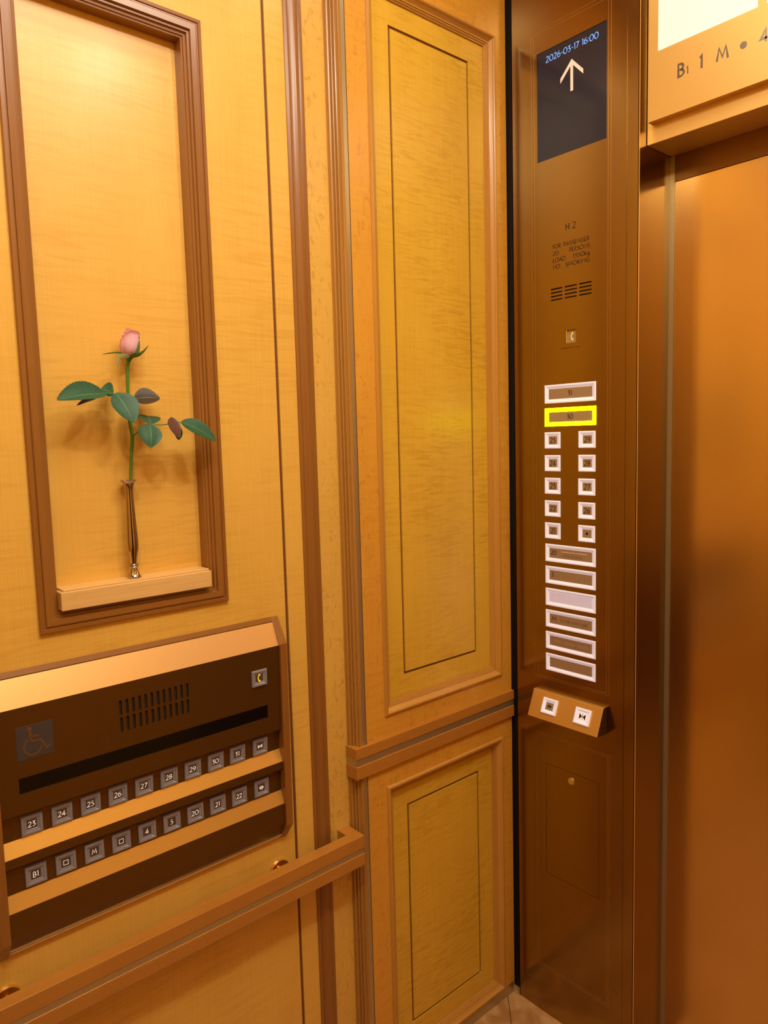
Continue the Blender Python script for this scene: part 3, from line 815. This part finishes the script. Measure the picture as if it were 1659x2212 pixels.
FR1 = Frame((0, R1B[0], R1B[1]), (1, 0, 0), V((0, R1T[0] - R1B[0], R1T[1] - R1B[1])))
FR2 = Frame((0, R2B[0], R2B[1]), (1, 0, 0), V((0, R2T[0] - R2B[0], R2T[1] - R2B[1])))
us = [.3035, .3507, .3979, .4450, .4925, .5400, .5872, .6349, .6823, .7337]
for u, t in zip(us, ('23', '24', '25', '26', '27', '28', '29', '30', '31', 'close')): clear_key(FR1, u, .9399 - .9205, .0332, .0330, t)
for u, t in zip([.3036, .3511, .3985, .4455, .4930, .5404, .5874, .6345, .6818, .7325], ('B1', 'square', 'M', 'square', '4', '5', '20', '21', '22', 'open')):
    clear_key(FR2, u, .8535 - .8325, .0330, .0330, t)
clear_key(F1, .7307, vv(1.0850), .0340, .0322, 'phone')

# ================================================================ CONTROL COLUMN (car operating panel)
cop = empty('control_column', (XC, 1.04, 0), 'full-height polished bronze lift control column between the pilaster and the door', 'control panel')
CU0, CU1 = -1.2120, -JY                 # u = -y
U = lambda y: -y
fe = []
def rect(y_hi, y_lo, z0, z1, d): fe.append((-y_hi, -y_lo, z0, z1, d))
rect(.8985, .8975, .02, 2.78, .0012)
# access flap outline
rect(1.1195, .9630, .4010, .7010, .0012); rect(1.1186, .9639, .4019, .7001, 0)
# screen, slots, phone
rect(1.1360, .9475, 2.1945, 2.4410, .0020)
for y1, y0 in ((1.0982, 1.0646), (1.0586, 1.0246), (1.0185, .9850)):
    for k in range(4):
        z = 1.8669 + k * .00845
        rect(y1, y0, z - .0009, z + .0009, None); rect(y1 - .0008, y0 + .0008, z - .0016, z + .0016, None)
rect(1.0575, 1.0278, 1.7610, 1.7914, .0050)
WIDE = {'31': 1.6439, '30': 1.5880, '20': 1.2527, '5': 1.1969, 'blank': 1.1407, 'M': 1.0853, 'boxes': 1.0291, 'plain': .9728}
SMALL = {'25': (1.0946, 1.5318), '29': (.9970, 1.5325), '24': (1.0947, 1.4759), '28': (.9973, 1.4767), '23': (1.0949, 1.4200), '27': (.9977, 1.4205),
         '22': (1.0951, 1.3640), '26': (.9977, 1.3640), '21': (1.0950, 1.3086), 'dot': (.9978, 1.3088)}
for t, z in WIDE.items(): rect(1.1172, .9728, z - .0222, z + .0222, .004)
for t, (y, z) in SMALL.items(): rect(y + .0231, y - .0231, z - .0198, z + .0198, .004)
for y_hi, y_lo, z0, z1 in ((1.1530, .9362, .9262, 2.4930), (1.1450, .9430, .9310, 2.4850), (1.1500, .9340, .1300, .7790), (1.1445, .9395, .1360, .7745)):
    bm = BM(); mitred(bm, FC, -y_hi, -y_lo, z0, z1, [(0, -.0002), (0, .0003), (.0008, .0003), (.0008, -.0002)], close=False)
    link('hairline_border', bm, M['hairline'], cop)
bm = BM(); heightfield(bm, FC, CU0, CU1, 0, CEIL, fe)
link('face_plate', bm, M['bronze'], cop)
bm = BM(); box(bm, XC + .006, XC + .012, .90, 1.16, .0, CEIL)
link('slot_dark_backing', bm, M['gap'], cop)  # black sheet put in so the speaker slots look dark inside
bm = BM(); box(bm, XC - .0003, XC + .0014, JY - .0004, JY + .0010, 0, CEIL); link('edge_highlight', bm, M['bronze_lit'], cop, label='paler strip for the highlight along the corner edge')  # corner highlight put in as a strip of paler bronze
bm = BM(); box(bm, XC, 1.660, JY, JY + .003, 0, CEIL); box(bm, XC, XC + .04, 1.2100, 1.2120, 0, CEIL)
link('side_return', bm, M['bronze'], cop)

KP = [(0, -.003), (0, .0012), (.0010, .0020), (.0036, .0020), (.0094, -.0014), (.0110, -.0014)]


def cop_key(kind, y, z, w, h, name='floor_button', F=FC, par=None, mat=None, face=None):
    u = -y
    bm = BM(); mitred(bm, F, u - w / 2, u + w / 2, z - h / 2, z + h / 2, KP, close=False)
    k = link(name, bm, mat or M['key_frame'], par or cop)
    bm = BM(); slab(bm, F, u - w / 2 + .0108, u + w / 2 - .0108, z - h / 2 + .0100, z + h / 2 - .0100, -.003, -.0010)
    link('button_face', bm, face or M['key_face'], k)
    return k


FT = Frame(FC(0, 0, -.0010), FC.u, FC.v)
for t, z in WIDE.items():
    k = cop_key(t, 1.0450, z, .1442, .0442, mat=M['key_lit'] if t == '30' else None, face=M['key_blank'] if t == 'blank' else None)
    if t == '30': k['label'] = 'button ring lit bright yellow'
    bm = BM()
    if t in ('31', '30'): write(bm, FT, t, -1.0448, z - .0053, .0110, align='c', thin=.09, thick=.17)
    elif t == '20':
        write(bm, FT, t, -1.1012, z - .0042, .0108, width=.0158, thin=.09, thick=.17)
    elif t == '5': write(bm, FT, t, -1.1000, z - .0042, .0108, thin=.09, thick=.17)
    elif t == 'M': write(bm, FT, t, -1.1000, z - .0042, .0110, width=.0140, thin=.09, thick=.17)
    elif t == 'boxes':
        for y1, y0 in ((1.0992, 1.0688), (1.0631, 1.0296), (1.0253, .9918)):
            stroke(bm, FT, [(-y1, z - .0068), (-y0, z - .0068), (-y0, z + .0068), (-y1, z + .0068), (-y1, z - .0068)], .0006, .0006, -.0001, .0002)
    if len(bm.verts): link('lettering', bm, M['ink_soft'] if t == 'boxes' else M['ink'], k)
    else: bm.free()
    if t == '20':
        link('small_lettering', write(BM(), FT, 'POOL & SAUNA', -1.0650, z - .0072, .0052, width=.0548, thin=.08, thick=.15), M['ink_soft'], k)
        bm = BM(); slab(bm, FT, -1.0701, -.9972, z + .0028, z + .0062, 0, .0008); link('clear_strip', bm, M['clear_strip'], k, bevel=.0004)
    if t == 'M': link('small_lettering', write(BM(), FT, 'TO THE MAIN LOBBY', -1.0751, z - .0040, .0062, width=.0815, thin=.08, thick=.15), M['ink_soft'], k)
for t, (y, z) in SMALL.items():
    k = cop_key(t, y, z, .0462, .0396)
    bm = BM()
    if t == 'dot': poly(bm, FT, [(-y + a, z + c) for a, c in arc(0, 0, .0034, .0034, 0, 345, 20)], -.0001, .0003)
    else: write(bm, FT, t, -y, z - .0060, .0118, align='c', thin=.09, thick=.17)
    link('lettering', bm, M['ink'], k)

# screen
bm = BM(); slab(bm, FC, -1.1358, -.9477, 2.1947, 2.4408, -.004, -.0014); scr = link('display_screen', bm, M['screen'], cop, label='dark navy display screen')
FS = Frame(FC(0, 0, -.0014), FC.u, FC.v)
link('date_text', write(BM(), FS, '2026-03-17 16:00', -1.1100, 2.4138, .0128, width=.1410, thin=.08, thick=.16), M['screen_text'], scr)
bm = BM(); cy = -1.0390
poly(bm, FS, [(cy - .0036, 2.3266), (cy + .0036, 2.3266), (cy + .0036, 2.3850), (cy - .0036, 2.3850)], -.0001, .0003)
poly(bm, FS, [(cy, 2.3955), (cy - .0308, 2.3630), (cy - .0308, 2.3528), (cy, 2.3853)], -.0001, .0004)
poly(bm, FS, [(cy, 2.3955), (cy, 2.3853), (cy + .0304, 2.3528), (cy + .0304, 2.3630)], -.0001, .0004)
link('up_arrow', bm, M['screen_arrow'], scr)

# printed notices
F0 = FC
bm = BM(); write(bm, F0, 'H', -1.0550, 2.0216, .0138, thin=.08, thick=.16); write(bm, F0, '2', -1.0365, 2.0216, .0138, thin=.08, thick=.16)
link('lift_number', bm, M['ink'], cop)
xm = lambda x: -(1.0913 - (x - 374) * .1003 / 310)
bm = BM()
for zt, parts in ((1.9856, (('FOR', 374, 443), ('PASSENGER', 467, 684))), (1.9700, (('20', 374, 424), ('PERSONS', 517, 687))), (1.9541, (('LOAD', 374, 482), ('1350kg', 548, 686))), (1.9385, (('NO', 374, 435), ('SMOKING', 483, 686)))):
    for tx, x0, x1 in parts: write(bm, F0, tx, xm(x0), zt, .0094, width=xm(x1) - xm(x0), thin=.09, thick=.18)
link('capacity_notice', bm, M['ink'], cop)
bm = BM(); slab(bm, FC, -1.0573, -1.0280, 1.7612, 1.7912, -.0056, -.0040); ek = link('emergency_button', bm, M['key_face'], cop)
bm = BM(); handset(bm, Frame(FC(0, 0, -.0040), FC.u, FC.v), -1.0415, 1.7760, .0092); link('handset_symbol', bm, M['glowing_yellow_ink'], ek)
bm = BM(); slab(bm, FC, -1.0572, -1.0535, 1.7614, 1.7910, -.0040, -.0015); link('button_rim', bm, M['chrome'], ek)
link('small_lettering', write(BM(), F0, 'EMERGENCY CALL', -1.0690, 1.7482, .0034, width=.0524, thin=.09, thick=.17), M['ink'], cop)

# door-button console wedge
FW = Frame((1.4600, 0, .8330), (0, -1, 0), V((.0270, 0, .0640)))
wdg = prism(BM(), [(1.4870, .8970), (XC - .0006, .8970), (XC - .0006, .8310), (1.4600, .8330)], -1, 1, 'y')
for v in wdg.verts: v.co.y = 1.1465 if v.co.y > 0 else .9430
cons = link('door_button_console', wdg, M['bronze_lit_gold'], cop, bevel=.0008, label='pale bronze wedge carrying the two door buttons')
for y0, y1 in ((.9418, .9429), (1.1466, 1.1477)):  # thin plates carry the shaded tone of the wedge's ends
    link('console_side', prism(BM(), [(1.4874, .8966), (XC - .0006, .8966), (XC - .0006, .8314), (1.4604, .8334)], y0, y1, 'y'), M['bronze_shade'], cons)
for tname, yc, opn in (('open_button', 1.0878, True), ('close_button', .9918, False)):
    bm = BM(); vc = .0365; u = -yc
    mitred(bm, FW, u - .0212, u + .0212, vc - .0192, vc + .0192, [(0, -.001), (0, .0035), (.0012, .0048), (.0040, .0048), (.0085, .0010), (.0105, .0010)], close=False)
    k = link(tname, bm, M['key_frame'], cons)
    bm = BM(); slab(bm, FW, u - .0110, u + .0110, vc - .0095, vc + .0095, -.001, .0014); link('button_face', bm, M['key_face'] if opn else M['glowing_white_ink'], k)
    bm = BM(); door_symbol(bm, Frame(FW(0, 0, .0014), FW.u, FW.v), u, vc, .0075 if opn else .0105, opn); link('door_symbol', bm, M['ink'], k)

# access flap lock, cover screw
bm = BM(); cyl(bm, (XC + .0005, 1.0414, .6789), (-1, 0, 0), .0098, .0030, 36, .0088); cyl(bm, (XC - .0024, 1.0414, .6789), (-1, 0, 0), .0044, .0012, 24)
link('flap_lock', bm, M['chrome'], cop, smooth=True, label='round chrome key lock')
bm = BM(); cyl(bm, (XC + .0005, .9175, .1781), (-1, 0, 0), .0056, .0012, 24); link('cover_screw', bm, M['bronze'], cop, smooth=True)

# ================================================================ DOOR SIDE
# dark gap between pilaster and column, and the wall behind
b = BM(); box(b, 1.520, 1.530, 1.205, 1.300, 0, CEIL); box(b, 1.4992, 1.530, 1.2600, 1.3000, 0, CEIL); link('wall_right', b, M['gap'], kind='structure')
b = BM(); box(b, 1.6300, 1.6318, .8565, JY - .0001, 0, 2.1590)
link('trim_5', b, M['inlay'], kind='structure')
b = BM(); box(b, 1.6328, 1.662, -.20, .8564, .004, 2.1020); link('door_1', b, M['bronze_door'], kind='structure')
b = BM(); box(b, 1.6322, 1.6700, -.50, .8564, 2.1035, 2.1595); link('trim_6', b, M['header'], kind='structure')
b = BM(); box(b, 1.5293, 1.6700, -.50, JY - .0008, 2.1600, CEIL); link('trim_7', b, M['fascia'], kind='structure', bevel=.001)
b = BM(); box(b, 1.5000, 1.6600, -.60, -.20, 0, 2.1590); link('trim_8', b, M['bronze'], kind='structure')

# floor indicator over the door
ind = empty('floor_indicator', (1.5198, .35, 2.199), 'thick satin gold floor indicator panel with backlit panes and engraved floor names, above the door', 'sign')
XI = 1.5102
FI = Frame((XI, 0, 0), (0, -1, 0), (0, 0, 1))
panes = [(-.8343, -.6331), (-.6183, -.4171), (-.4023, -.2011), (-.1863, .0148)]
bm = BM(); box(bm, XI + .003, 1.5291, -.02 - .02, .8555, 2.1990, 2.620)
heightfield(bm, FI, -.8555, .0400, 2.1990, 2.620, [(a, c, 2.3345, 2.560, .0022) for a, c in panes])
for ya in (.8555, -.04):
    v = [bm.verts.new(p) for p in ((XI, ya, 2.199), (XI + .003, ya, 2.199), (XI + .003, ya, 2.62), (XI, ya, 2.62))]; bm.faces.new(v)
for za in (2.199, 2.620):
    v = [bm.verts.new(p) for p in ((XI, .8555, za), (XI + .003, .8555, za), (XI + .003, -.04, za), (XI, -.04, za))]; bm.faces.new(v)
link('sign_body', bm, M['fascia'], ind)
for a, c in panes:
    bm = BM(); slab(bm, FI, a + .0002, c - .0002, 2.3347, 2.5598, -.0030, -.0012); link('backlit_pane', bm, M['pane'], ind)
kw = dict(thin=.13, thick=.20, h0=-.0001, h1=.0004)
for t, u, z, h in (('B', -.7897, 2.2666, .0240), ('1', -.7712, 2.2662, .0138), ('1', -.7445, 2.2662, .0240), ('M', -.7098, 2.2660, .0235), ('4', -.6275, 2.2680, .0225)):
    link('engraved_character', write(BM(), FI, t, u, z, h, **kw), M['engraved'], ind)
link('engraved_dot', poly(BM(), FI, [(-.6585 + a, 2.2772 + c) for a, c in arc(0, 0, .0066, .0066, 0, 345, 24)], -.0001, .0004), M['engraved'], ind)

# ================================================================ REST OF THE CABIN (behind the camera)
b = BM(); box(b, -.42, -.40, -.60, 1.30, 0, CEIL); link('wall_rear', b, M['maple'], kind='structure')
b = BM(); box(b, -.3998, -.385, -.59, 1.25, .0, .78); link('added_dark_dado', b, M['trim'], kind='structure')  # unseen dark dado, added to darken the reflection low on the door
b = BM(); box(b, -.3998, -.340, -.59, 1.25, .79, .86); link('trim_10', b, M['rail'], kind='structure', bevel=.002)
b = BM(); box(b, -.42, 1.67, -.62, -.60, 0, CEIL); link('wall_opposite', b, M['maple'], kind='structure')

# ceiling lamps
def lamp(x, y, sx, sy, energy, where, col=(1, .91, .74)):
    t = empty('ceiling_lamp', (x, y, CEIL - .03), ('round recessed warm white ceiling lamp ' if sx < .2 else 'square luminous ceiling panel ') + where, 'lamp')
    bm = BM()
    if sx < .2:
        lathe(bm, x, y, CEIL - .012, [(sx / 2 + .012, 0), (sx / 2 + .014, .004), (sx / 2 + .012, .012), (sx / 2, .012), (sx / 2, .001)], 40)
        link('lamp_rim', bm, M['chrome'], t, smooth=True)
        bm = BM(); cyl(bm, (x, y, CEIL - .006), (0, 0, -1), sx / 2, .002, 40)
    else:
        for a in ((x - sx / 2 - .01, x + sx / 2 + .01, y - sy / 2 - .01, y - sy / 2), (x - sx / 2 - .01, x + sx / 2 + .01, y + sy / 2, y + sy / 2 + .01), (x - sx / 2 - .01, x - sx / 2, y - sy / 2, y + sy / 2), (x + sx / 2, x + sx / 2 + .01, y - sy / 2, y + sy / 2)):
            box(bm, *a, CEIL - .02, CEIL - .0005)
        link('lamp_rim', bm, M['bronze_lit'], t)
        bm = BM(); box(bm, x - sx / 2, x + sx / 2, y - sy / 2, y + sy / 2, CEIL - .012, CEIL - .010)
    link('diffuser', bm, M['lamp'], t)
    ld = bpy.data.lights.new('lamp_light', 'AREA'); ld.energy = energy; ld.color = col
    ld.shape = 'DISK' if sx < .2 else 'RECTANGLE'; ld.size = sx; ld.size_y = sy
    lo = bpy.data.objects.new('lamp_light', ld); COL.objects.link(lo); lo.location = (x, y, CEIL - .022)


lamp(.45, .30, .70, .70, 8.0, 'in the middle of the cabin')
for x, y, e, wh in ((.98, .12, 7.2, 'nearest the door'), (-.02, .16, 8.5, 'nearest the rear wall'), (.48, .92, 2.2, 'in front of the flower niche'), (1.12, .92, 1.6, 'in front of the pilaster'), (.48, -.35, 2.0, 'by the opposite wall')):
    lamp(x, y, .12, .12, e, wh)
b = BM(); box(b, -.36, .46, -.5995, -.590, .1, 2.3); t = link('dark_reflection_panel', b, M['smoked']); props(t, 'added dark panel on the wall opposite the niche, reflected in the vase', 'mirror')  # unseen panel, added to give the vase a dark stripe

# ================================================================ world, camera, view
w = bpy.data.worlds.new('world'); scene.world = w; w.use_nodes = True
w.node_tree.nodes['Background'].inputs['Color'].default_value = (.9, .7, .5, 1)
w.node_tree.nodes['Background'].inputs['Strength'].default_value = .02

R = ((.75405148, -.65625374, -.02715507), (-.08654698, -.05829155, -.99454096), (.65108831, .75228527, -.10075161))
cd = bpy.data.cameras.new('camera'); cam = bpy.data.objects.new('camera', cd); COL.objects.link(cam)
cd.sensor_fit = 'HORIZONTAL'; cd.sensor_width = 36; cd.lens = 1588.724 / 1659 * 36; cd.clip_start = .01
m = Matrix((R[0], [-c for c in R[1]], [-c for c in R[2]])).transposed().to_4x4()
m.translation = (0, 0, 1.55)
cam.matrix_world = m
scene.camera = cam
scene.view_settings.view_transform = 'Standard'
scene.view_settings.look = 'None'
scene.view_settings.exposure = 0
scene.view_settings.gamma = 1
scene.cycles.max_bounces = 10
scene.cycles.diffuse_bounces = 6
scene.cycles.glossy_bounces = 6
scene.cycles.use_denoising = True
